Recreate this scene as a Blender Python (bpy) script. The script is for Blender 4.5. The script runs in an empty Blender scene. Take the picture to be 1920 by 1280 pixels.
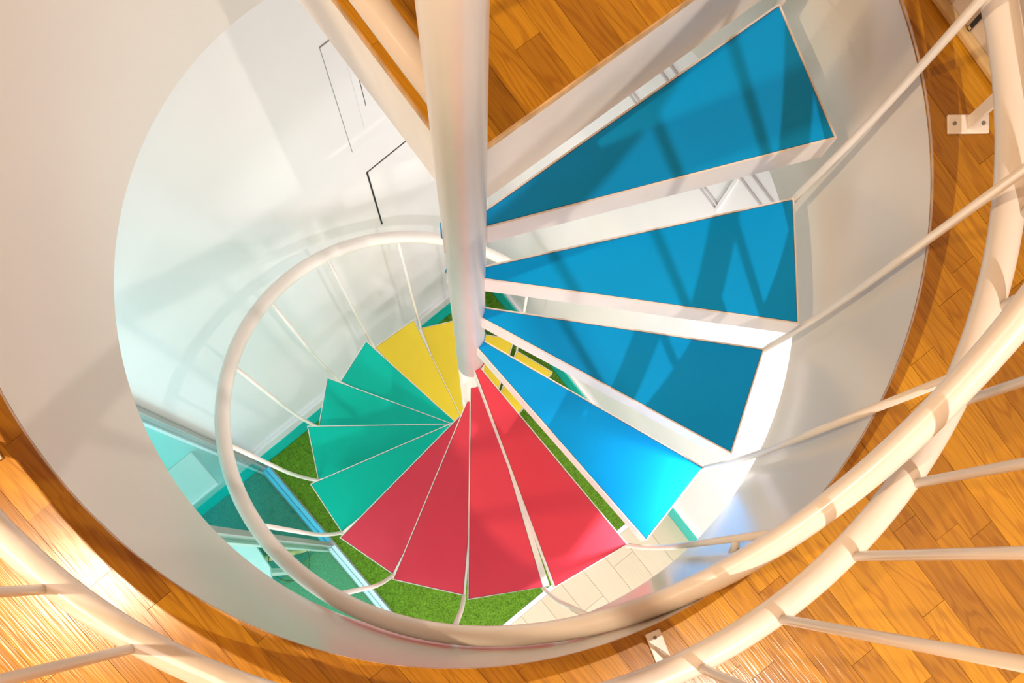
import bpy, bmesh, math, random
import numpy as np
from math import sin, cos, pi, radians, hypot, atan2, sqrt
random.seed(7)
sc = bpy.context.scene
col = sc.collection
S = 0.9                                  # one drawing unit = the radius of the stairwell = 0.9 m
ANG = radians(36.6)                      # direction of the long walls
U = (cos(ANG), sin(ANG)); V = (sin(ANG), -cos(ANG))
def W(u, v, z=0.0): return (U[0]*u+V[0]*v, U[1]*u+V[1]*v, z)
ZF = -3.90                               # lower floor
ZC = -0.607                              # lower ceiling
HC = (-0.0109, 0.0111); HR = 1.007       # centre, radius of the stairwell
UW, VW, UP, VT = 1.018, -1.105, -1.29, 1.14

# ---------------------------------------------------------------- camera, world, lights, exposure
from mathutils import Matrix, Vector
Rm = Matrix([[0.9972647029400564, -0.04890376304333788, 0.05542142392687302],
             [0.051219294209083055, 0.9978389055043323, -0.04115947719104002],
             [-0.053288799673144295, 0.043885540011687374, 0.9976143359070568]])
cd = bpy.data.cameras.new('camera'); cam = bpy.data.objects.new('camera', cd); col.objects.link(cam)
cam.matrix_world = Matrix.Translation(Vector((0, -0.7719*S, 1.326*S))) @ Rm.transposed().to_4x4()
cd.sensor_fit = 'HORIZONTAL'; cd.sensor_width = 36.0; cd.lens = 1199.99*36/1920
cd.shift_x = -8.88/1920; cd.shift_y = 465.42/1920; cd.clip_start = 0.02
sc.camera = cam
w = bpy.data.worlds.new('world'); sc.world = w; w.use_nodes = True
w.node_tree.nodes['Background'].inputs[0].default_value = (1.0, 0.93, 0.84, 1)
w.node_tree.nodes['Background'].inputs[1].default_value = 0.25
sc.view_settings.view_transform = 'Standard'; sc.view_settings.look = 'None'
sc.view_settings.gamma = 1; sc.view_settings.use_curve_mapping = False
sc.view_settings.exposure = 0.0
def area(name, loc, size, power, colr, aim=None, shape='DISK', size_y=None, spread=None):
    l = bpy.data.lights.new(name, 'AREA'); l.energy = power; l.color = colr; l.shape = shape; l.size = size*S
    if size_y: l.size_y = size_y*S
    if spread: l.spread = spread
    o = bpy.data.objects.new(name, l); col.objects.link(o)
    o.location = [c*S for c in loc]
    d = Vector(aim if aim else (loc[0], loc[1], loc[2]-1)) - Vector(loc)
    o.rotation_euler = d.to_track_quat('-Z', 'Y').to_euler()
    return o
WARM = (1.0, 0.76, 0.50); COOL = (1.0, 0.89, 0.92)
area('upper_lamp', (-2.1, -0.74, 2.45), 0.10, 68, WARM)
area('upper_lamp', (1.32, -1.926, 2.588), 0.035, 58, (1.0, 0.91, 0.80))
area('upper_fill', W(-2.2, 1.9, 2.5), 1.2, 26, (1.0, 0.80, 0.60))
area('lower_downlight', W(0.47, 1.13, -0.635), 0.10, 18, (1.0, 0.97, 1.0))
area('lower_fill', W(-0.4, 3.9, -2.0), 2.2, 36, COOL, aim=W(-0.3, 0, -2.0), shape='RECTANGLE', size_y=2.2)  # stands in for daylight from an unseen window beyond the pale floor
area('lower_fill', W(-3.4, 2.5, -1.9), 2.2, 112, COOL, aim=W(0.5, 0.2, -1.3), shape='RECTANGLE', size_y=2.2)  # added fill from the left, brightens the lining and right wall; no window there
area('glass_room_light', W(-2.3, 0.2, -0.7), 0.9, 26, (1.0, 0.97, 0.98), shape='SQUARE')

# ---------------------------------------------------------------- materials
def mat(name, c, rough=0.5, coat=0.0, spec=0.5, noise=None, bump=None):
    m = bpy.data.materials.new(name); m.use_nodes = True; nt = m.node_tree; b = nt.nodes['Principled BSDF']
    b.inputs['Base Color'].default_value = (*c, 1); b.inputs['Roughness'].default_value = rough
    b.inputs['Coat Weight'].default_value = coat; b.inputs['Coat Roughness'].default_value = 0.12
    b.inputs['Specular IOR Level'].default_value = spec
    tc = nt.nodes.new('ShaderNodeTexCoord')
    if noise:
        sca, amt = noise
        n = nt.nodes.new('ShaderNodeTexNoise'); n.inputs['Scale'].default_value = sca; n.inputs['Detail'].default_value = 4
        r = nt.nodes.new('ShaderNodeMapRange'); r.inputs['To Min'].default_value = 1-amt; r.inputs['To Max'].default_value = 1+amt
        r.inputs['From Min'].default_value = .3; r.inputs['From Max'].default_value = .7
        h = nt.nodes.new('ShaderNodeHueSaturation'); h.inputs['Color'].default_value = (*c, 1)
        nt.links.new(tc.outputs['Object'], n.inputs['Vector']); nt.links.new(n.outputs['Fac'], r.inputs['Value'])
        nt.links.new(r.outputs['Result'], h.inputs['Value']); nt.links.new(h.outputs['Color'], b.inputs['Base Color'])
    if bump:
        sca, st = bump
        n = nt.nodes.new('ShaderNodeTexNoise'); n.inputs['Scale'].default_value = sca
        bp = nt.nodes.new('ShaderNodeBump'); bp.inputs['Strength'].default_value = st; bp.inputs['Distance'].default_value = 0.002
        nt.links.new(tc.outputs['Object'], n.inputs['Vector']); nt.links.new(n.outputs['Fac'], bp.inputs['Height'])
        nt.links.new(bp.outputs['Normal'], b.inputs['Normal'])
    return m
M = {}
M['tube'] = mat('cream_gloss_paint', (.87, .80, .73), .36, .3, noise=(9, .03), bump=(60, .06))
M['steel'] = mat('white_step_paint', (.86, .80, .755), .35, .2, noise=(14, .03))
M['skirt'] = mat('white_well_lining', (.76, .715, .665), .28, .2, noise=(2.2, .02), bump=(3, .05))
M['wall'] = mat('white_wall_paint', (.84, .815, .81), .38, .2, noise=(2.5, .015), bump=(90, .03))
M['ceil'] = mat('ceiling_paint', (.80, .79, .77), .8)
M['uwall'] = mat('upper_wall_paint', (.66, .56, .46), .7, noise=(3, .04))
M['blue'] = mat('blue_tread', (.0, .335, .80), .38, .0, spec=.18, noise=(5, .03), bump=(300, .03))
M['red'] = mat('red_tread', (.76, .055, .095), .38, .0, spec=.3, noise=(5, .03), bump=(300, .03))
M['green'] = mat('green_tread', (.0, .52, .39), .38, .0, spec=.18, noise=(5, .03), bump=(300, .03))
M['yellow'] = mat('yellow_tread', (.88, .66, .04), .38, .0, spec=.3, noise=(5, .03), bump=(300, .03))
M['turq'] = mat('turquoise_paint', (.0, .55, .47), .4, .1)
M['turq_wall'] = mat('turquoise_wall_paint', (.05, .62, .56), .5)
M['dark'] = mat('dark_gap', (.02, .02, .022), .8)
M['gap'] = mat('dark_gap_sheet', (.03, .028, .03), .7)
M['screw'] = mat('dull_screw', (.22, .19, .16), .4)
M['frame_grey'] = mat('grey_frame', (.42, .46, .44), .4)
M['frame_white'] = mat('white_frame', (.80, .84, .84), .35)
M['cyan_rail'] = mat('cyan_rail_paint', (.12, .62, .86), .3)
M['pale_rail'] = mat('pale_blue_rail_paint', (.60, .82, .90), .3)
M['glass_teal_carpet'] = mat('glass_teal_carpet', (.0, .30, .30), .95, noise=(160, .35), bump=(300, .5))  # teal of the glass tint and reflection is put into this carpet colour
M['glass_sage_carpet'] = mat('glass_green_carpet', (.08, .33, .22), .95, noise=(160, .35), bump=(300, .5))  # weaker glass tint over green is put into this carpet colour
M['turf'] = mat('artificial_turf', (.12, .26, .010), .95, noise=(130, .4), bump=(260, .8))
M['blade'] = mat('turf_blade', (.20, .37, .02), .8, noise=(45, .35))
M['table'] = mat('white_table_top', (.75, .92, .95), .3)
M['shelf'] = mat('pale_green_shelf', (.52, .68, .62), .4)
M['stick'] = mat('pale_wood', (.95, .74, .36), .5, noise=(20, .1))
M['wire'] = mat('dark_wire', (.03, .06, .05), .4)
M['edge'] = mat('laminate_edge', (.60, .38, .18), .7, noise=(30, .25))
M['trimwood'] = mat('pale_wood_trim', (.60, .42, .20), .5, noise=(20, .12))
M['line'] = mat('thin_grey_joint', (.28, .28, .25), .8)
M['caulk'] = mat('old_sealant', (.60, .42, .32), .8, noise=(30, .2))

def wood(name, cols, groove=.5, rough=.24, scale=1.0, lines=.5, fine=90, grain=.14):
    m = bpy.data.materials.new(name); m.use_nodes = True; nt = m.node_tree; N = nt.nodes; L = nt.links
    b = N['Principled BSDF']; b.inputs['Roughness'].default_value = rough; b.inputs['Coat Weight'].default_value = .15; b.inputs['Coat Roughness'].default_value = .25
    tc = N.new('ShaderNodeTexCoord'); oi = N.new('ShaderNodeObjectInfo')
    off = N.new('ShaderNodeVectorMath'); off.operation = 'SCALE'; off.inputs[0].default_value = (37, 53, 11)
    L.new(oi.outputs['Random'], off.inputs['Scale'])
    add = N.new('ShaderNodeVectorMath'); add.operation = 'ADD'
    rot = N.new('ShaderNodeVectorRotate'); rot.rotation_type = 'Z_AXIS'; rot.inputs['Angle'].default_value = -ANG
    L.new(tc.outputs['Object'], rot.inputs['Vector']); L.new(rot.outputs['Vector'], add.inputs[0]); L.new(off.outputs['Vector'], add.inputs[1])
    mp = N.new('ShaderNodeMapping'); mp.inputs['Scale'].default_value = (11*scale, 1.3*scale, 5); L.new(add.outputs[0], mp.inputs['Vector'])
    n1 = N.new('ShaderNodeTexNoise'); n1.inputs['Scale'].default_value = 1.0; n1.inputs['Detail'].default_value = 3; n1.inputs['Distortion'].default_value = .3; L.new(mp.outputs[0], n1.inputs['Vector'])
    # growth rings: sine of the smooth noise
    mul = N.new('ShaderNodeMath'); mul.operation = 'MULTIPLY'; mul.inputs[1].default_value = fine; L.new(n1.outputs['Fac'], mul.inputs[0])
    sn = N.new('ShaderNodeMath'); sn.operation = 'SINE'; L.new(mul.outputs[0], sn.inputs[0])
    pw = N.new('ShaderNodeMapRange'); pw.inputs['From Min'].default_value = .35; pw.inputs['From Max'].default_value = 1.0; pw.inputs['To Min'].default_value = 0; pw.inputs['To Max'].default_value = lines; L.new(sn.outputs[0], pw.inputs['Value'])
    mp2 = N.new('ShaderNodeMapping'); mp2.inputs['Scale'].default_value = (260*scale, 9*scale, 5); L.new(add.outputs[0], mp2.inputs['Vector'])
    n2 = N.new('ShaderNodeTexNoise'); n2.inputs['Scale'].default_value = 1.0; n2.inputs['Detail'].default_value = 2; L.new(mp2.outputs[0], n2.inputs['Vector'])
    cr = N.new('ShaderNodeValToRGB'); cr.color_ramp.interpolation = 'LINEAR'
    e = cr.color_ramp.elements; e[0].color = (*cols[0], 1); e[1].color = (*cols[1], 1); L.new(oi.outputs['Random'], cr.inputs['Fac'])
    mx = N.new('ShaderNodeMix'); mx.data_type = 'RGBA'; mx.blend_type = 'MULTIPLY'; mx.inputs['B'].default_value = (*cols[2], 1)
    L.new(cr.outputs['Color'], mx.inputs['A']); L.new(pw.outputs['Result'], mx.inputs['Factor'])
    mr = N.new('ShaderNodeMapRange'); mr.inputs['From Min'].default_value = .3; mr.inputs['From Max'].default_value = .7; mr.inputs['To Min'].default_value = 1-grain; mr.inputs['To Max'].default_value = 1+grain; L.new(n2.outputs['Fac'], mr.inputs['Value'])
    hs = N.new('ShaderNodeHueSaturation'); L.new(mx.outputs['Result'], hs.inputs['Color']); L.new(mr.outputs['Result'], hs.inputs['Value'])
    L.new(hs.outputs['Color'], b.inputs['Base Color'])
    bp = N.new('ShaderNodeBump'); bp.inputs['Strength'].default_value = groove; bp.inputs['Distance'].default_value = .001; L.new(n2.outputs['Fac'], bp.inputs['Height']); L.new(bp.outputs['Normal'], b.inputs['Normal'])
    return m
M['oak'] = wood('orange_laminate', [(.34, .135, .005), (.58, .27, .012), (.62, .48, .34)])
M['pale'] = wood('pale_laminate', [(.60, .49, .33), (.66, .55, .39), (.93, .90, .84)], groove=.02, rough=.4, lines=.15, fine=30, grain=.03)
def glass(name, tint, refl=.08):
    m = bpy.data.materials.new(name); m.use_nodes = True; nt = m.node_tree; nt.nodes.remove(nt.nodes['Principled BSDF'])
    o = nt.nodes['Material Output']; t = nt.nodes.new('ShaderNodeBsdfTransparent'); g = nt.nodes.new('ShaderNodeBsdfGlossy')
    t.inputs[0].default_value = (*tint, 1); g.inputs['Roughness'].default_value = .04; g.inputs['Color'].default_value = (1, 1, 1, 1)
    f = nt.nodes.new('ShaderNodeFresnel'); f.inputs[0].default_value = 1.35
    ge = nt.nodes.new('ShaderNodeNewGeometry'); mu = nt.nodes.new('ShaderNodeMath'); mu.operation = 'MULTIPLY_ADD'; mu.inputs[1].default_value = -1; mu.inputs[2].default_value = 1
    nt.links.new(ge.outputs['Backfacing'], mu.inputs[0]); f2 = nt.nodes.new('ShaderNodeMath'); f2.operation = 'MULTIPLY'
    nt.links.new(mu.outputs[0], f2.inputs[0]); nt.links.new(f.outputs[0], f2.inputs[1]); f = f2
    x = nt.nodes.new('ShaderNodeMixShader'); nt.links.new(f.outputs[0], x.inputs[0]); nt.links.new(t.outputs[0], x.inputs[1]); nt.links.new(g.outputs[0], x.inputs[2]); nt.links.new(x.outputs[0], o.inputs[0])
    return m
M['glass'] = glass('blue_green_glass', (.68, .91, .93)); M['glass2'] = glass('clear_green_glass', (.80, .95, .93))

# ---------------------------------------------------------------- mesh helpers (all lengths in drawing units, scaled by S on creation)
class MB:
    def __init__(s): s.v = []; s.f = []; s.sm = []
    def add(s, vs, fs, smooth=False):
        n = len(s.v); s.v += [tuple(p) for p in vs]; s.f += [tuple(i+n for i in f) for f in fs]; s.sm += [smooth]*len(fs); return s
    def prism(s, poly, z0, z1):                      # poly counter-clockwise list of (x, y)
        n = len(poly)
        s.add([(x, y, z0) for x, y in poly]+[(x, y, z1) for x, y in poly],
              [tuple(range(n-1, -1, -1)), tuple(range(n, 2*n))]+[(i, (i+1) % n, n+(i+1) % n, n+i) for i in range(n)]); return s
    def uvbox(s, u0, u1, v0, v1, z0, z1):
        a = [W(u0, v0), W(u0, v1), W(u1, v1), W(u1, v0)]; return s.prism([(p[0], p[1]) for p in a], z0, z1)
    def tube(s, pts, r, n=20, caps=True, closed=False):
        pts = [Vector(p) for p in pts]; m = len(pts); base = len(s.v); vs = []; fs = []
        up = Vector((0, 0, 1))
        for i, p in enumerate(pts):
            a = pts[(i-1) % m] if (closed or i > 0) else p; b = pts[(i+1) % m] if (closed or i < m-1) else p
            t = (b-a).normalized(); ref = up if abs(t.z) < .95 else Vector((1, 0, 0))
            x = t.cross(ref).normalized(); y = x.cross(t).normalized()
            rr = r[i] if isinstance(r, (list, tuple)) else r
            vs += [tuple(p+x*rr*cos(2*pi*k/n)+y*rr*sin(2*pi*k/n)) for k in range(n)]
        for i in range(m if closed else m-1):
            j = (i+1) % m
            fs += [(i*n+k, i*n+(k+1) % n, j*n+(k+1) % n, j*n+k) for k in range(n)]
        s.add(vs, fs, True)
        if caps and not closed:
            s.add([], []); 
            s.f += [tuple(base+k for k in range(n-1, -1, -1)), tuple(base+(m-1)*n+k for k in range(n))]; s.sm += [False, False]
        return s
    def build(s, name, material, parent=None, loc=None, bevel=0):
        if loc is None: loc = (0, 0, 0)
        me = bpy.data.meshes.new(name); me.from_pydata([((p[0]-loc[0])*S, (p[1]-loc[1])*S, (p[2]-loc[2])*S) for p in s.v], [], s.f)
        me.materials.append(material)
        me.polygons.foreach_set('use_smooth', s.sm)
        bm = bmesh.new(); bm.from_mesh(me); bmesh.ops.recalc_face_normals(bm, faces=bm.faces); bm.to_mesh(me); bm.free(); me.update()
        o = bpy.data.objects.new(name, me); col.objects.link(o); put(o, parent, loc)
        if bevel:
            md = o.modifiers.new('bevel', 'BEVEL'); md.width = bevel*S; md.segments = 2; md.limit_method = 'ANGLE'; md.angle_limit = radians(40)
        return o
WL = {}
def put(o, parent, loc):
    WL[o.name] = Vector(loc)
    if parent is not None:
        o.parent = parent; o.location = (Vector(loc)-WL[parent.name])*S
    else: o.location = Vector(loc)*S
def tag(o, label=None, cat=None, group=None, kind=None):
    if label: o['label'] = label
    if cat: o['category'] = cat
    if group: o['group'] = group
    if kind: o['kind'] = kind
    return o
def empty(name, loc, label, cat, group=None):
    o = bpy.data.objects.new(name, None); o.empty_display_size = .05; col.objects.link(o); put(o, None, loc); return tag(o, label, cat, group)
def struct(o): o['kind'] = 'structure'; return o
def copy_tree(o, parent, off, name=None):
    c = o.copy(); col.objects.link(c)
    WL[c.name] = WL[o.name]+Vector(off); c.parent = parent
    if parent is None: c.location = WL[c.name]*S
    for ch in list(o.children): 
        d = copy_tree(ch, c, off); d.location = ch.location
    return c

def arc(c, r, a0, a1, n): return [(c[0]+r*cos(a0+(a1-a0)*i/n), c[1]+r*sin(a0+(a1-a0)*i/n)) for i in range(n+1)]
def holed_slab(u0, u1, v0, v1, z0, z1, r=HR, n=180):
    """rectangular slab with the round stairwell cut out"""
    m = MB(); cu = HC[0]*U[0]+HC[1]*U[1]; cv = HC[0]*V[0]+HC[1]*V[1]
    angs = [2*pi*i/n for i in range(n)]
    for a, b in ((u0, v0), (u1, v0), (u1, v1), (u0, v1)): angs.append(atan2(b-cv, a-cu) % (2*pi))
    angs = sorted(set(angs)); k = len(angs); inn = []; out = []
    for t in angs:
        c, s_ = cos(t), sin(t); d = []
        if c > 1e-9: d.append((u1-cu)/c)
        if c < -1e-9: d.append((u0-cu)/c)
        if s_ > 1e-9: d.append((v1-cv)/s_)
        if s_ < -1e-9: d.append((v0-cv)/s_)
        q = min(d); inn.append(W(cu+r*c, cv+r*s_)); out.append(W(cu+q*c, cv+q*s_))
    vs = [(p[0], p[1], z) for z in (z0, z1) for L_ in (inn, out) for p in L_]
    fs = []
    for i in range(k):
        j = (i+1) % k
        fs += [(2*k+i, 2*k+j, 3*k+j, 3*k+i), (i, j, k+j, k+i), (i, j, 2*k+j, 2*k+i), (k+i, k+j, 3*k+j, 3*k+i)]
    return m.add(vs, fs)

# ---------------------------------------------------------------- the setting: two storeys around the stairwell
UL, UH = -3.6, 2.62           # far left wall, upper ceiling height
VL, VB, VU = 4.4, 4.4, -2.6
struct(holed_slab(UL, UW, VU, VB, -0.20, -0.012).build('floor_upper', M['oak']))
struct(holed_slab(UL, UW, VU, VB, ZC, ZC+.03).build('ceiling_lower', M['ceil']))
m = MB().uvbox(UL, UW, VU, VB, UH, UH+.05); struct(m.build('ceiling_upper', M['ceil']))
struct(MB().uvbox(UW, UW+.08, VU, VB, 0.0, UH).build('wall_right_upper', M['uwall']))
struct(MB().uvbox(UL-.08, UL, VU, VB, 0.0, UH).build('wall_left_upper', M['uwall']))
struct(MB().uvbox(UL, UW, VU-.08, VU, 0.0, UH).build('wall_back_upper', M['uwall']))
struct(MB().uvbox(UL, UW, VB, VB+.08, 0.0, UH).build('wall_front_upper', M['uwall']))
struct(MB().uvbox(UW, UW+.08, VW-.08, VB, ZF, ZC).build('wall_right_lower', M['wall']))
struct(MB().uvbox(UP-.02, UW, VW-.08, VW, ZF, ZC).build('wall_back_lower', M['wall']))
struct(MB().uvbox(UL, UP-.02, VW-.08, VW, ZF, ZC).build('wall_back_turquoise', M['turq_wall']))
struct(MB().uvbox(UL-.08, UL, VW-.08, VB, ZF, ZC).build('wall_left_lower', M['wall']))
struct(MB().uvbox(UL, UW, VB, VB+.08, ZF, ZC).build('wall_front_lower', M['wall']))
struct(MB().uvbox(UL, UW+.08, VW-.08, VB+.08, ZF-.06, ZF-.012).build('floor_lower', M['ceil']))

# lining of the stairwell: upper band standing 2 mm proud, lower band, both open cylinders with thickness
def lining(z0, z1, r0, r1, n=200):
    m = MB(); vs = []; fs = []
    prof = [(r0, z1), (r0, z0), (r1, z0), (r1, z1)]
    for i in range(n):
        a = 2*pi*i/n; vs += [(HC[0]+r*cos(a), HC[1]+r*sin(a), z) for r, z in prof]
    for i in range(n):
        j = (i+1) % n
        fs += [(4*i+k, 4*j+k, 4*j+(k+1) % 4, 4*i+(k+1) % 4) for k in range(4)]
    return m.add(vs, fs, True)
def sharp(o):
    o.data.set_sharp_from_angle(angle=radians(35)); return o
sharp(struct(lining(ZC-.004, -.163, HR-.003, HR+.006).build('wall_stairwell', M['skirt'])))
sharp(struct(lining(-.163, -.006, HR-.0055, HR+.006).build('trim_1', M['skirt'])))
sharp(struct(lining(-.007, -.0016, HR-.0075, HR+.0005).build('trim_2', M['caulk'])))

# upper floor: laminate strips, each one an object, clipped to the round opening
FLO = bpy.data.objects['floor_upper']; cu = HC[0]*U[0]+HC[1]*U[1]; cv = HC[0]*V[0]+HC[1]*V[1]
WP, LP = .062, .48; GAP = .0004
def strip_polys(u0, u1, v0, v1, R):
    """strip outline minus the disc; returns polygons in (u, v)"""
    base = {u0+(u1-u0)*i/8 for i in range(9)}
    for vb in (v0, v1):
        if abs(vb-cv) < R:
            for sg in (1, -1):
                q = cu+sg*sqrt(R*R-(vb-cv)**2)
                if u0 < q < u1: base.add(q)
    for q in (cu-R, cu+R):
        if u0 < q < u1: base.add(q)
    us = sorted(base); res = []
    cs = [sqrt(max(0, R*R-(u-cu)**2)) for u in us]
    for side in (1, -1):
        lo = []
        for u, c in zip(us, cs):
            a, b = (max(v0, cv+c), v1) if side > 0 else (v0, min(v1, cv-c))
            lo.append((u, a, b))
        keep = [q for q in lo if q[2]-q[1] > -1e-9]
        if len(keep) < 2 or max(q[2]-q[1] for q in keep) < .0006: continue
        pl = [(q[0], q[1]) for q in keep]+[(q[0], q[2]) for q in reversed(keep) if q[2]-q[1] > 1e-6]
        res.append(pl)
    return res
first = True; npl = 0
rows = []
u = UW-.012; r_i = 0
while u > -1.75:
    rows.append((u-WP, u, (r_i*.37 % 1.0)*LP)); u -= WP; r_i += 1
RH = HR-.0065
for (a, b, o_) in rows:
    v = -1.9+o_
    while v < 1.75:
        vv = v+LP*random.uniform(.85, 1.15)
        for poly in strip_polys(a+GAP, b-GAP, v+GAP, vv-GAP, RH):
            cu_ = sum(q[0] for q in poly)/len(poly); cv_ = sum(q[1] for q in poly)/len(poly)
            if max(hypot(q[0], q[1]) for q in poly) > 0:
                p3 = [W(*q) for q in poly]
                # seen only within the frame's part of the floor
                vis = any((-1.02 < q[0] < 1.35 and -1.45 < q[1] < .62) for q in p3)
                if not vis: continue
                cx = W(cu_, cv_)
                zt = random.uniform(-.0009, 0)
                o = MB().prism([(q[0], q[1]) for q in p3], -.012, zt).build('plank', M['oak'], FLO, (cx[0], cx[1], -.012)); npl += 1
        v = vv
print('upper planks', npl)

# landing at the head of the stair: slab, planks
D1 = radians(33.6); D2 = radians(125.4)
A0 = (-0.002, .034)
e1 = (cos(D1), sin(D1)); e2 = (cos(D2), sin(D2))
def hit(e, R=HR-.006):
    bx = A0[0]-HC[0]; by = A0[1]-HC[1]; q = bx*e[0]+by*e[1]; return -q+sqrt(q*q-(bx*bx+by*by-R*R))
t1, t2 = hit(e1), hit(e2)
P1 = (A0[0]+e1[0]*t1, A0[1]+e1[1]*t1); P2 = (A0[0]+e2[0]*t2, A0[1]+e2[1]*t2)
arc_pts = arc(HC, HR-.006, atan2(P1[1]-HC[1], P1[0]-HC[0]), atan2(P2[1]-HC[1], P2[0]-HC[0]), 24)
land = empty('landing_platform', (.1, .3, -.2), 'white square-cornered landing with a wood strip top meeting the central pole above the blue steps', 'landing')
m = MB().prism([A0]+arc_pts, -.205, -.012); lo = m.build('slab', M['steel'], land, (.1, .3, -.2), bevel=.006)
# thin raised laminate edge
for q, e, nrm in ((P1, e1, 1), (P2, e2, -1)):
    nx, ny = (e[1]*nrm, -e[0]*nrm)
    a_ = (A0[0]+nx*.0, A0[1]+ny*.0); w_ = .004
    poly = [a_, (q[0], q[1]), (q[0]+nx*w_, q[1]+ny*w_), (a_[0]+nx*w_, a_[1]+ny*w_)]
    if nrm < 0: poly = poly[::-1]
    MB().prism(poly, -.016, -.0015).build('edge_strip', M['edge'], land, (q[0], q[1], -.012))
def inside(q):  # signed test for the landing quadrant
    dx, dy = q[0]-A0[0], q[1]-A0[1]
    return e1[0]*dy-e1[1]*dx > 0 and e2[0]*dy-e2[1]*dx < 0 and hypot(q[0]-HC[0], q[1]-HC[1]) < HR
def clip(poly, p, e, s):
    out = []
    f = lambda q: s*(e[0]*(q[1]-p[1])-e[1]*(q[0]-p[0]))
    for i in range(len(poly)):
        a_, b_ = poly[i], poly[(i+1) % len(poly)]; fa, fb = f(a_), f(b_)
        if fa >= 0: out.append(a_)
        if fa*fb < 0: t = fa/(fa-fb); out.append((a_[0]+(b_[0]-a_[0])*t, a_[1]+(b_[1]-a_[1])*t))
    return out
LD = radians(-56.4+180)    # planks run along the left edge
ld = (cos(D2), sin(D2)); ln = (cos(D1), sin(D1))
k = 0; x = -.02
while x < 1.0:
    y = -.1-(k*.41 % 1)*.4
    while y < 1.0:
        y2 = y+random.uniform(.38, .52)
        g = .0004
        P = lambda s_, t_: (A0[0]+ln[0]*s_+ld[0]*t_, A0[1]+ln[1]*s_+ld[1]*t_)
        poly = [P(x+g, y+g), P(x+WP-g, y+g), P(x+WP-g, y2-g), P(x+g, y2-g)]
        poly = clip(clip(poly, A0, e1, 1), A0, e2, -1)
        if len(poly) >= 3 and min(hypot(*q) for q in poly) < .72:
            c_ = (sum(q[0] for q in poly)/len(poly), sum(q[1] for q in poly)/len(poly))
            MB().prism(poly, -.012, random.uniform(-.001, 0)).build('plank', M['oak'], land, (*c_, -.012))
        y = y2
    x += WP; k += 1

# lower floor finishes
turf = tag(MB().uvbox(UP+.032, UW-.032, VW+.032, VT-.022, ZF-.012, ZF).build('artificial_turf', M['turf'], None, W(0, 0, ZF-.012)),
           'bright green artificial turf carpet covering the lower floor around the stair foot', 'carpet')
rng = np.random.default_rng(3); NB = 42000
bu = rng.uniform(UP+.03, UW-.035, NB); bv = rng.uniform(VW+.03, VT-.025, NB)
bx = U[0]*bu+V[0]*bv; by = U[1]*bu+V[1]*bv; an = rng.uniform(0, 2*pi, NB); hh = rng.uniform(.008, .018, NB); ln_ = rng.uniform(0, .012, NB); a2 = rng.uniform(0, 2*pi, NB)
vv_ = np.zeros((NB, 3, 3)); wd = .0035
vv_[:, 0] = np.stack([bx-cos(0)*np.cos(an)*wd, by-np.sin(an)*wd, np.full(NB, ZF)], 1)
vv_[:, 1] = np.stack([bx+np.cos(an)*wd, by+np.sin(an)*wd, np.full(NB, ZF)], 1)
vv_[:, 2] = np.stack([bx+np.cos(a2)*ln_, by+np.sin(a2)*ln_, ZF+hh], 1)
me = bpy.data.meshes.new('pile'); L0 = W(0, 0, ZF-.012)
vv_ = (vv_.reshape(-1, 3)-np.array(L0))*S
me.vertices.add(NB*3); me.vertices.foreach_set('co', vv_.ravel()); me.loops.add(NB*3); me.loops.foreach_set('vertex_index', np.arange(NB*3))
me.polygons.add(NB); me.polygons.foreach_set('loop_start', np.arange(NB)*3); me.update(calc_edges=True); me.validate(); me.materials.append(M['blade'])
pile = bpy.data.objects.new('pile', me); col.objects.link(pile); put(pile, turf, L0); pile['kind'] = 'stuff'
tag(MB().uvbox(UL+.01, UP-.06, VW+.03, -.30, ZF-.012, ZF).build('carpet', M['glass_teal_carpet'], None, W(-2.3, -.7, ZF-.012)), 'carpet behind the bluer glass pane next to the back wall, glass tint and reflection put into its dark teal colour', 'carpet')
tag(MB().uvbox(UL+.01, UP-.06, -.298, VB-.03, ZF-.012, ZF).build('carpet', M['glass_sage_carpet'], None, W(-2.3, 1.5, ZF-.012)), 'carpet behind the clearer glass pane beside the turf, weak glass tint put into its green grey colour', 'carpet')
FL = bpy.data.objects['floor_lower']
WB = .21; u = UW-.03; k = 0
while u > -1.0:
    v = VT+.02-(k*.43 % 1)*.9
    while v < 2.6:
        v2 = v+.95
        a_, b_ = max(v, VT+.02), v2
        if b_-a_ > .02: MB().uvbox(u-WB+.0012, u-.0012, a_+.0012, b_-.0012, ZF-.012, ZF-random.uniform(0, .001)).build('plank', M['pale'], FL, W(u-WB/2, (a_+b_)/2, ZF-.012))
        v = v2
    u -= WB; k += 1
struct(MB().uvbox(UL+.02, UW-.03, 2.95, VB-.02, ZF-.012, ZF-.001).build('floor_lower_front', M['pale']))
struct(MB().uvbox(UP+.02, UW-.03, VT-.02, VT+.018, ZF-.012, ZF+.006).build('trim_3', M['frame_white'], None, None, .002))
# turquoise baseboards with a white cap
struct(MB().uvbox(UP-.0, UW-.03, VW, VW+.03, ZF-.012, ZF+.19).build('baseboard_back', M['turq']))
struct(MB().uvbox(UP-.0, UW-.03, VW, VW+.026, ZF+.19, ZF+.30).build('trim_4', M['wall'], None, None, .003))
struct(MB().uvbox(UL, UP-.06, VW, VW+.03, ZF-.012, ZF+.19).build('baseboard_back_far', M['turq']))
struct(MB().uvbox(UW-.03, UW, VW, VB, ZF-.012, ZF+.19).build('baseboard_right', M['turq']))
struct(MB().uvbox(UW-.022, UW, VW, VB, ZF+.19, ZF+.235).build('trim_5', M['wall'], None, None, .003))
struct(MB().uvbox(UW-.018, UW, VU, VB, 0.0, .014).build('baseboard_upper_right', M['trimwood'], None, None, .004))

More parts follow.
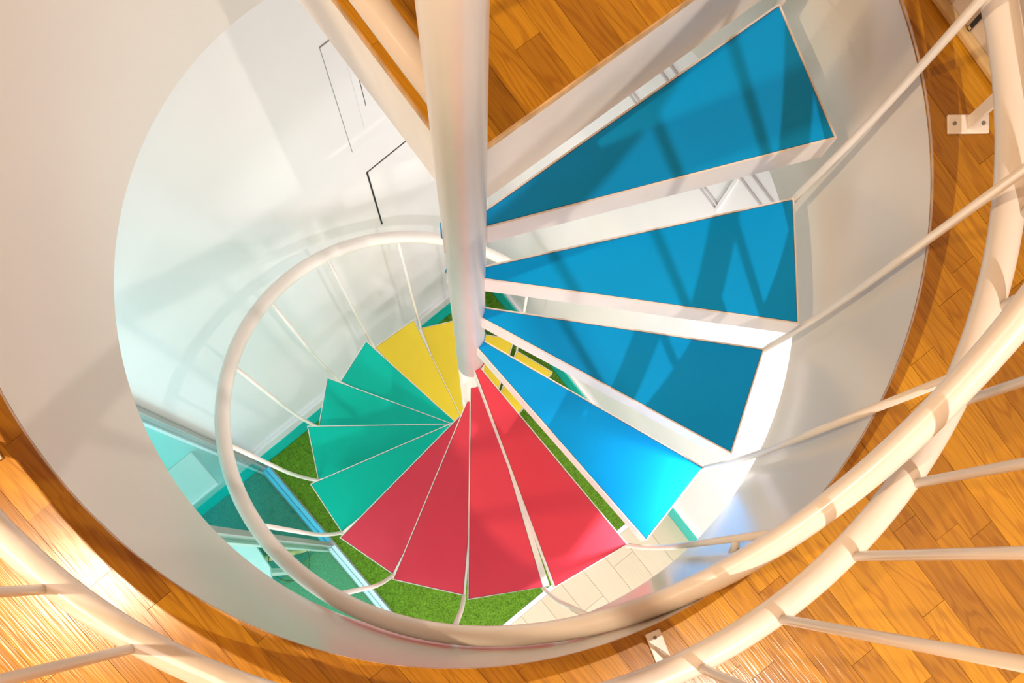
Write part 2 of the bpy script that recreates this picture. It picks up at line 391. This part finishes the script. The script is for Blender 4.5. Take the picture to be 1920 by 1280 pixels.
# mouldings on the right wall
for i, (v0, v1, z0, z1) in enumerate(((-.95, 1.0, -.755, -.748), (-.95, 1.0, -.812, -.802), (-.95, .172, -.99, -.983), (-.95, .172, -1.01, -1.004), (.165, .18, -1.01, -.81))):
    struct(MB().uvbox(UW-.010, UW, v0, v1, z0, z1).build('trim_%d' % (6+i), M['wall'], None, None, .002))

# hatches in the back wall
def hatch(u0, u1, z0, z1, gaps, label, r=.0):
    gm = M['dark'] if gaps[0] > .004 else M['line']
    t = empty('wall_hatch', W((u0+u1)/2, VW, z0), label, 'hatch')
    g0, g1, g2, g3 = gaps    # left, right, bottom, top gap widths
    MB().uvbox(u0-g0, u1+g1, VW, VW+.0015, z0-g2, z1+g3).build('gap', gm, t, W((u0+u1)/2, VW, z0))
    MB().uvbox(u0, u1, VW+.0015, VW+.006, z0, z1).build('panel', M['wall'], t, W((u0+u1)/2, VW, z0), .0015)
    return t
hatch(.284, .605, -2.188, -1.738, (.008, .001, .0012, .003), 'small white hatch with a black open joint on its left in the back wall')
h2 = hatch(.241, .70, -1.553, -.99, (.0012, .0012, 0, .0009), 'larger white hatch with a thin line around it, higher on the back wall')
MB().uvbox(.322, .66, VW+.006, VW+.010, -1.475, -1.10).build('raised_panel', M['wall'], h2, W(.47, VW, -1.4), .003)
MB().uvbox(.352, .355, VW+.0098, VW+.0106, -1.36, -1.13).build('slit', M['dark'], h2, W(.35, VW, -1.3))

# black slot in the upper right wall
t = empty('cable_outlet', W(UW, .408, .014), 'narrow black cable outlet standing on the trim of the upper wall beside the landing', 'outlet')
MB().uvbox(UW-.006, UW, .404, .413, .014, .078).build('plate', M['dark'], t, W(UW, .408, .014))
for z_ in (.018, .064, .078): MB().uvbox(UW-.008, UW-.006, .405, .412, z_, z_+.004).build('clip', M['edge'], t, W(UW, .408, z_))

# ---------------------------------------------------------------- glass partition
gp = empty('glass_partition', W(UP, -.3, ZF), 'blue green glass partition with grey posts dividing the turf from the carpet', 'partition')
for v_, wd_ in ((VW+.02, .05), (-.285, .045)):
    MB().uvbox(UP-.035, UP+.0, v_-.0, v_+wd_, ZF, ZC).build('post', M['frame_grey'], gp, W(UP, v_, ZF), .003)
    MB().uvbox(UP-.055, UP-.035, v_+.004, v_+wd_+.02, ZF, ZC).build('post_cover', M['frame_white'], gp, W(UP, v_, ZF), .003)
for (v0, v1, mm, lab) in ((VW+.07, -.285, 'cyan_rail', 'bright cyan bottom rail'), (-.24, .47, 'pale_rail', 'pale blue bottom rail')):
    r_ = MB().uvbox(UP-.010, UP+.022, v0, v1, ZF, ZF+.035).build('bottom_rail', M[mm], gp, W(UP, v0, ZF), .003); r_['label'] = lab
    MB().uvbox(UP-.042, UP-.014, v0, v1, ZF, ZF+.045).build('bottom_rail_inner', M[mm], gp, W(UP, v0, ZF), .003)
    MB().uvbox(UP-.03, UP+.01, v0, v1, ZC-.06, ZC).build('top_rail', M['frame_grey'], gp, W(UP, v0, ZC), .003)
g1 = MB().uvbox(UP-.0165, UP-.0085, VW+.07, -.285, ZF+.035, ZC-.06).build('pane', M['glass'], gp, W(UP, -.7, ZF)); g1['label'] = 'bluer glass pane'
g2 = MB().uvbox(UP-.0165, UP-.0085, -.24, .47, ZF+.035, ZC-.06).build('pane', M['glass2'], gp, W(UP, .1, ZF)); g2['label'] = 'clearer glass pane'
MB().uvbox(UP-.05, UP+.03, .47, .50, ZF, ZF+.06).build('end_block', M['frame_grey'], gp, W(UP, .47, ZF), .003)

# furniture behind the glass
sh = empty('wall_shelf', W(-1.9, VW, -2.9), 'pale turquoise shelf fixed to the turquoise wall behind the glass', 'shelf')
MB().uvbox(-2.7, -1.435, VW+.001, -.845, -2.93, -2.90).build('board', M['shelf'], sh, W(-1.9, VW, -2.9), .004)
MB().uvbox(-2.66, -1.50, VW+.001, VW+.03, -3.05, -2.93).build('bracket_rail', M['turq_wall'], sh, W(-1.9, VW, -3.0), .003)
tb = empty('white_table', W(-1.9, -.4, ZF), 'white chamfered table behind the glass pane near the stair', 'table')
poly = [W(*q)[:2] for q in ((-2.4, -.57), (-2.4, -.18), (-1.60, -.18), (-1.555, -.25), (-1.525, -.49), (-1.60, -.57))]
MB().prism(poly, -3.03, -3.0).build('table_top', M['table'], tb, W(-1.9, -.4, -3.0), .004)
for a_, b_ in ((-1.60, -.24), (-1.62, -.52), (-2.35, -.24), (-2.35, -.52)):
    MB().uvbox(a_-.02, a_+.02, b_-.02, b_+.02, ZF, -3.03).build('leg', M['frame_white'], tb, W(a_, b_, ZF), .003)
tag(MB().tube([W(-1.415, -.335, ZF+.027), W(-1.43, -.342, ZF+.027), W(-1.9, -.56, ZF+.027)], [.016, .026, .026], 12).build('wooden_stick', M['stick'], None, W(-1.6, -.4, ZF)),
    'pale wooden stick lying on the carpet behind the glass', 'stick')
cpts = [W(-1.62+.16*cos(t), -.36+.16*sin(t), ZF+.062) for t in [2*pi*i/40 for i in range(40)]]
tag(MB().tube(cpts, .004, 8, closed=True).build('wire_hoop', M['wire'], None, W(-1.62, -.36, ZF)), 'thin dark wire hoop lying over the wooden stick', 'hoop')

# ---------------------------------------------------------------- spiral staircase
STEPS = [
  ((0.0415,0.0336),(0.7633,0.5022),(0.8930,0.1931),(0.0530,0.0061),-0.1910),
  ((0.0511,0.0156),(0.9014,0.1808),(0.9057,-0.1581),(0.0514,-0.0143),-0.4166),
  ((0.0533,-0.0034),(0.9118,-0.1491),(0.7959,-0.4693),(0.0431,-0.0315),-0.6454),
  ((0.0484,-0.0225),(0.7921,-0.4754),(0.5765,-0.7218),(0.0288,-0.0450),-0.8797),
  ((0.0370,-0.0384),(0.5675,-0.7269),(0.2759,-0.8799),(0.0106,-0.0523),-1.1144),
  ((0.0203,-0.0494),(0.2585,-0.8868),(-0.0651,-0.9214),(-0.0094,-0.0526),-1.3445),
  ((0.0006,-0.0534),(-0.0846,-0.9146),(-0.4024,-0.8257),(-0.0282,-0.0453),-1.5798),
  ((-0.0197,-0.0496),(-0.4297,-0.8061),(-0.6755,-0.6149),(-0.0432,-0.0313),-1.8125),
  ((-0.0371,-0.0384),(-0.7117,-0.5773),(-0.8585,-0.3205),(-0.0519,-0.0125),-2.0428),
  ((-0.0487,-0.0218),(-0.8718,-0.2717),(-0.9128,0.0262),(-0.0528,0.0078),-2.2748),
  ((-0.0533,-0.0025),(-0.9083,0.0681),(-0.8398,0.3526),(-0.0463,0.0265),-2.5055),
  ((-0.0504,0.0175),(-0.8133,0.3946),(-0.6405,0.6378),(-0.0332,0.0418),-2.7410),
  ((-0.0404,0.0349),(-0.6252,0.6738),(-0.3586,0.8463),(-0.0153,0.0511),-2.9712),
  ((-0.0244,0.0475),(-0.3341,0.8728),(-0.0152,0.9344),(0.0049,0.0532),-3.2001),
  ((-0.0050,0.0532),(0.0137,0.9186),(0.3273,0.8584),(0.0243,0.0475),-3.4361),
  ((0.0152,0.0512),(0.3569,0.8520),(0.6281,0.6774),(0.0403,0.0350),-3.6674)]
stair = empty('spiral_staircase', (0, 0, ZF), 'white steel spiral staircase with blue, red, green and yellow steps around a central pole', 'staircase')
RP = .0513
pz = [ZF, -1.19, -1.186, 2.62]
MB().tube([(0, 0, pz[0]), (0, 0, pz[1])], RP-.0012, 48).build('lower_pole', M['tube'], stair, (0, 0, ZF))
MB().tube([(0, 0, pz[1]), (0, 0, UH)], RP, 64).build('pole', M['tube'], stair, (0, 0, pz[1]))
def wedge(bi, bo, fo, fi, inset, rin, n=5):
    """tread outline, clockwise in angle, pulled in by inset; inner end follows the pole"""
    P = [Vector(q) for q in (bi, bo, fo, fi)]; L_ = []
    for i in range(4):
        a_, b_ = P[i], P[(i+1) % 4]; d = (b_-a_).normalized(); nn = Vector((d[1], -d[0]))   # inward for clockwise order
        L_.append((a_+nn*(inset if i != 3 else 0), d))
    def X(l1, l2):
        p, d = l1; q, e = l2; den = d[0]*e[1]-d[1]*e[0]; t = ((q[0]-p[0])*e[1]-(q[1]-p[1])*e[0])/den; return p+d*t
    bo2, fo2 = X(L_[0], L_[1]), X(L_[1], L_[2])
    def circ(l, far):
        p, d = l
        if (far-p).dot(d) < 0: d = -d
        q = p.dot(d); disc = q*q-(p.dot(p)-rin*rin)
        return p+d*(-q+sqrt(disc)) if disc > 0 else p
    bi2, fi2 = circ(L_[0], bo2), circ(L_[2], fo2)
    a0, a1 = atan2(fi2[1], fi2[0]), atan2(bi2[1], bi2[0])
    da = (a1-a0+pi) % (2*pi)-pi
    innr = [(rin*cos(a0+da*i/n), rin*sin(a0+da*i/n)) for i in range(n+1)]
    poly = innr+[tuple(bo2), tuple(fo2)]
    ar = sum(poly[i][0]*poly[(i+1) % len(poly)][1]-poly[(i+1) % len(poly)][0]*poly[i][1] for i in range(len(poly)))
    return poly if ar > 0 else poly[::-1]
TH = .070
names = ['blue']*4+['red']*4+['green']*4+['yellow']*4
for k, (bi, bo, fo, fi, z) in enumerate(STEPS):
    if k < 4:
        mid = Vector(((bo[0]+fo[0])/2, (bo[1]+fo[1])/2)).normalized(); side = Vector((-mid[1], mid[0]))
        bi = tuple(Vector(bi)+side*.004); fi = tuple(Vector(fi)-side*.004)
    ex = {5: .024, 6: .004, 13: .014, 14: .006, 15: .003}.get(k, 0)      # back flange reaching under the step above
    bo_e, bi_e, bi_p = bo, bi, bi
    if k > 4:
        rr = hypot(*bo); tb_ = Vector((-bo[1]/rr, bo[0]/rr)); bo_e = tuple(Vector(bo)+tb_*ex)
        ei = .034 if k < 14 else .012
        bi_e = tuple(Vector(bi)+tb_*(ei+ex)); bi_p = tuple(Vector(bi)+tb_*ei)
    out = wedge(bi_e, bo_e, fo, fi, 0, RP-.002); inn = wedge(bi_p, bo, fo, fi, .0042, RP+.002)
    n = len(out); m = MB()
    zt, zb = z+.0012, z-TH
    vs = [(x, y, zb) for x, y in out]+[(x, y, zt) for x, y in out]+[(x, y, zt) for x, y in inn]+[(x, y, z-.008) for x, y in inn]
    fs = [tuple(range(3*n, 4*n))]
    for i in range(n):
        j = (i+1) % n
        fs += [(i, j, n+j, n+i), (n+i, n+j, 2*n+j, 2*n+i), (2*n+i, 2*n+j, 3*n+j, 3*n+i)]
    # open underside: inner faces of the folded edge and the sheet seen from below
    vs += [(x, y, zb) for x, y in inn]+[(x, y, z-.011) for x, y in inn]
    fs += [tuple(range(6*n-1, 5*n-1, -1))]
    for i in range(n):
        j = (i+1) % n
        fs += [(i, j, 4*n+j, 4*n+i), (4*n+i, 4*n+j, 5*n+j, 5*n+i)]
    m.add(vs, fs)
    c_ = ((bo[0]+fo[0])/2*.6, (bo[1]+fo[1])/2*.6)
    st = m.build('step', M['steel'], stair, (*c_, zb)); st['label'] = 'white steel step with a %s top' % names[k]
    b2 = MB().prism(wedge(bi_p, bo, fo, fi, .0046, RP+.003), z-.0079, z-.007).build('gap_sheet', M['gap'], st, (*c_, z-.008))  # dark sheet under the tread panel, visible in the gap around it
    tp = MB().prism(wedge(bi_p, bo, fo, fi, .0058, RP+.0055), z-.007, z+.0008).build('tread_panel', M[names[k]], st, (*c_, z-.008), .0008)
    tp['label'] = '%s tread panel' % names[k]
# handrail helix and balusters
AH, PH, HH, RR, ZR = .5952, .3802, .2322, .9594, 1.0045
def zh(th): return ZR-HH*(AH-th)/PH
th1 = AH-15.25*PH
pts = []; NN = 300; th0 = AH+.02
for i in range(NN+1):
    t = th0+(th1-th0)*i/NN; pts.append((RR*cos(t), RR*sin(t), zh(t)))
MB().tube(pts, .0272, 24).build('handrail', M['tube'], stair, pts[-1])
RB = .0092
for k, (bi, bo, fo, fi, z) in enumerate(STEPS):
    r_ = hypot(*bo); t = atan2(bo[1], bo[0]); tn = AH-k*PH
    t = tn+((t-tn+pi) % (2*pi)-pi)
    zz = zh(t)
    f_ = (bo[0]*(1+.006/r_), bo[1]*(1+.006/r_)); g_ = (RR*cos(t), RR*sin(t))
    pp_ = [(f_[0], f_[1], z-TH*.55), (f_[0], f_[1], z+.02)]
    for q_ in (.08, .18, .3, .45, .6, .8, 1.0):
        e_ = 1-(1-q_)**2; pp_.append((f_[0]*(1-e_)+g_[0]*e_, f_[1]*(1-e_)+g_[1]*e_, z+.02+.48*q_))
    lean = .030 if k == 4 else 0
    if k == 4: zz = zh(t+lean)
    n5 = len(pp_)-7
    pp_.append((g_[0], g_[1], zz-.015))
    if lean:                                             # this one stands slightly askew
        pp_ = [(x_*cos(lean*w_)-y_*sin(lean*w_), x_*sin(lean*w_)+y_*cos(lean*w_), z_) for (x_, y_, z_), w_ in [(q_, max(0, min(1, (q_[2]-z)/(zz-z)))) for q_ in pp_]]
    MB().tube(pp_, RB, 14).build('baluster', M['tube'], stair, pp_[0])
bo = STEPS[4][1]; t5 = atan2(bo[1], bo[0])+.024
MB().tube([(RR*cos(t5), RR*sin(t5), -.17), (.975*cos(t5-.004), .975*sin(t5-.004), -.19), ((HR-.011)*cos(t5-.012), (HR-.011)*sin(t5-.012), -.235)], .0095, 14).build('wall_tie', M['tube'], stair, (RR*cos(t5), RR*sin(t5), -.17))

# ---------------------------------------------------------------- guard railing round the well
GC = (-.0262, -.0009); GR = 1.0598; GZ = .1471; GT = 1.0
gd = empty('guard_railing', (0, -GR, 0), 'round cream steel guard railing standing on brackets around the stairwell', 'railing')
ga0, ga1 = radians(4), radians(4)-radians(236)       # clockwise from the stair head to the far side of the landing
gp_ = [(GC[0]+GR*cos(a_), GC[1]+GR*sin(a_), GZ) for a_ in [ga0+(ga1-ga0)*i/240 for i in range(241)]]
ga0b = radians(14)
MB().tube([(GC[0]+GR*cos(a_), GC[1]+GR*sin(a_), GZ) for a_ in [ga0b+(ga1-ga0b)*i/240 for i in range(241)]], .0275, 28).build('bottom_rail', M['tube'], gd, (GC[0], GC[1]-GR, GZ))
MB().tube([(GC[0]+GR*cos(a_), GC[1]+GR*sin(a_), GT) for a_ in [ga0b+(ga1-ga0b)*i/240 for i in range(241)]], .0275, 28).build('top_rail', M['tube'], gd, (GC[0], GC[1]-GR, GT))
angs = [radians(a_) for a_ in (-.2, -9.4, -18.6, -28.6, -38.1, -47.6, -57.3, -66.7, -76.2, -85.7, -95.2, -104.7, -114.3, -123.8, -133.4, -143, -152.5, -162, -171.5, -181, -190.5, -200, -209.5, -219)]
gb0 = None
for a_ in angs:
    q = (GC[0]+(GR+.012)*cos(a_), GC[1]+(GR+.012)*sin(a_), GZ+.02)
    if gb0 is None:
        gb0 = MB().tube([q, (q[0], q[1], GT)], RB, 14).build('baluster', M['tube'], gd, q)
    else:
        c_ = gb0.copy(); col.objects.link(c_); put(c_, gd, q)
def bracket(base, along, end, wid=.019, ln2=.045):
    """flat plate screwed to the floor with an angled arm up to the rail"""
    a_ = Vector((*along, 0)).normalized(); n_ = Vector((-a_[1], a_[0], 0)); b_ = Vector((*base, 0))
    P = lambda s_, t_: tuple((b_+a_*s_+n_*t_)[:2])
    r_ = MB().prism([P(-ln2, -wid), P(ln2, -wid), P(ln2, wid), P(-ln2, wid)], 0.0005, .006).build('bracket', M['tube'], gd, (*base, 0), .002)
    for s_ in (-.7, .7):
        c_ = (b_+a_*ln2*s_)
        MB().tube([(c_[0], c_[1], .006), (c_[0], c_[1], .008)], .0038, 12).build('screw', M['screw'], r_, (c_[0], c_[1], .006))
    e_ = Vector(end); m_ = MB(); s0 = Vector((b_[0], b_[1], .006)); d = (e_-s0); x_ = Vector((d[0], d[1], 0)).cross(Vector((0, 0, 1))).normalized()*.013; y_ = d.cross(x_).normalized()*.0035
    vs = [tuple(p+sx*x_+sy*y_) for p in (s0, e_) for sx, sy in ((-1, -1), (1, -1), (1, 1), (-1, 1))]
    m_.add(vs, [(0, 1, 2, 3), (4, 5, 6, 7), (0, 1, 5, 4), (1, 2, 6, 5), (2, 3, 7, 6), (3, 0, 4, 7)])
    m_.build('arm', M['tube'], r_, (*base, .006))
def ringpt(a_): return (GC[0]+GR*cos(a_), GC[1]+GR*sin(a_), GZ-.02)
bracket((1.062, .094), (1, 0), (1.060, .094, GZ-.02))
bracket((.366, -.975), (.35, -1), (.360, -.985, GZ-.02), .017, .045)
bracket((-.965, -.488), (.4, -.8), ringpt(radians(-150)), .019, .045)

# railing along the open side of the landing
lg = empty('landing_railing', (A0[0]+e2[0]*.5, A0[1]+e2[1]*.5, 0), 'short straight cream railing from the central pole along the landing edge', 'railing')
o0 = (-.087, .142); dl = (cos(D2), sin(D2))
ls = (o0[0]-dl[0]*.125, o0[1]-dl[1]*.125); le = (o0[0]+dl[0]*.80, o0[1]+dl[1]*.80)
MB().tube([(*ls, GZ), (*le, GZ)], .0275, 24).build('bottom_rail', M['tube'], lg, (*ls, GZ))
MB().tube([(*ls, GT), (*le, GT)], .0275, 24).build('top_rail', M['tube'], lg, (*ls, GT))
for s_ in (.095, .27, .45, .62, .80):
    q = (o0[0]+dl[0]*s_, o0[1]+dl[1]*s_, GZ+.01)
    MB().tube([q, (q[0], q[1], GT)], RB, 14).build('baluster', M['tube'], lg, q)
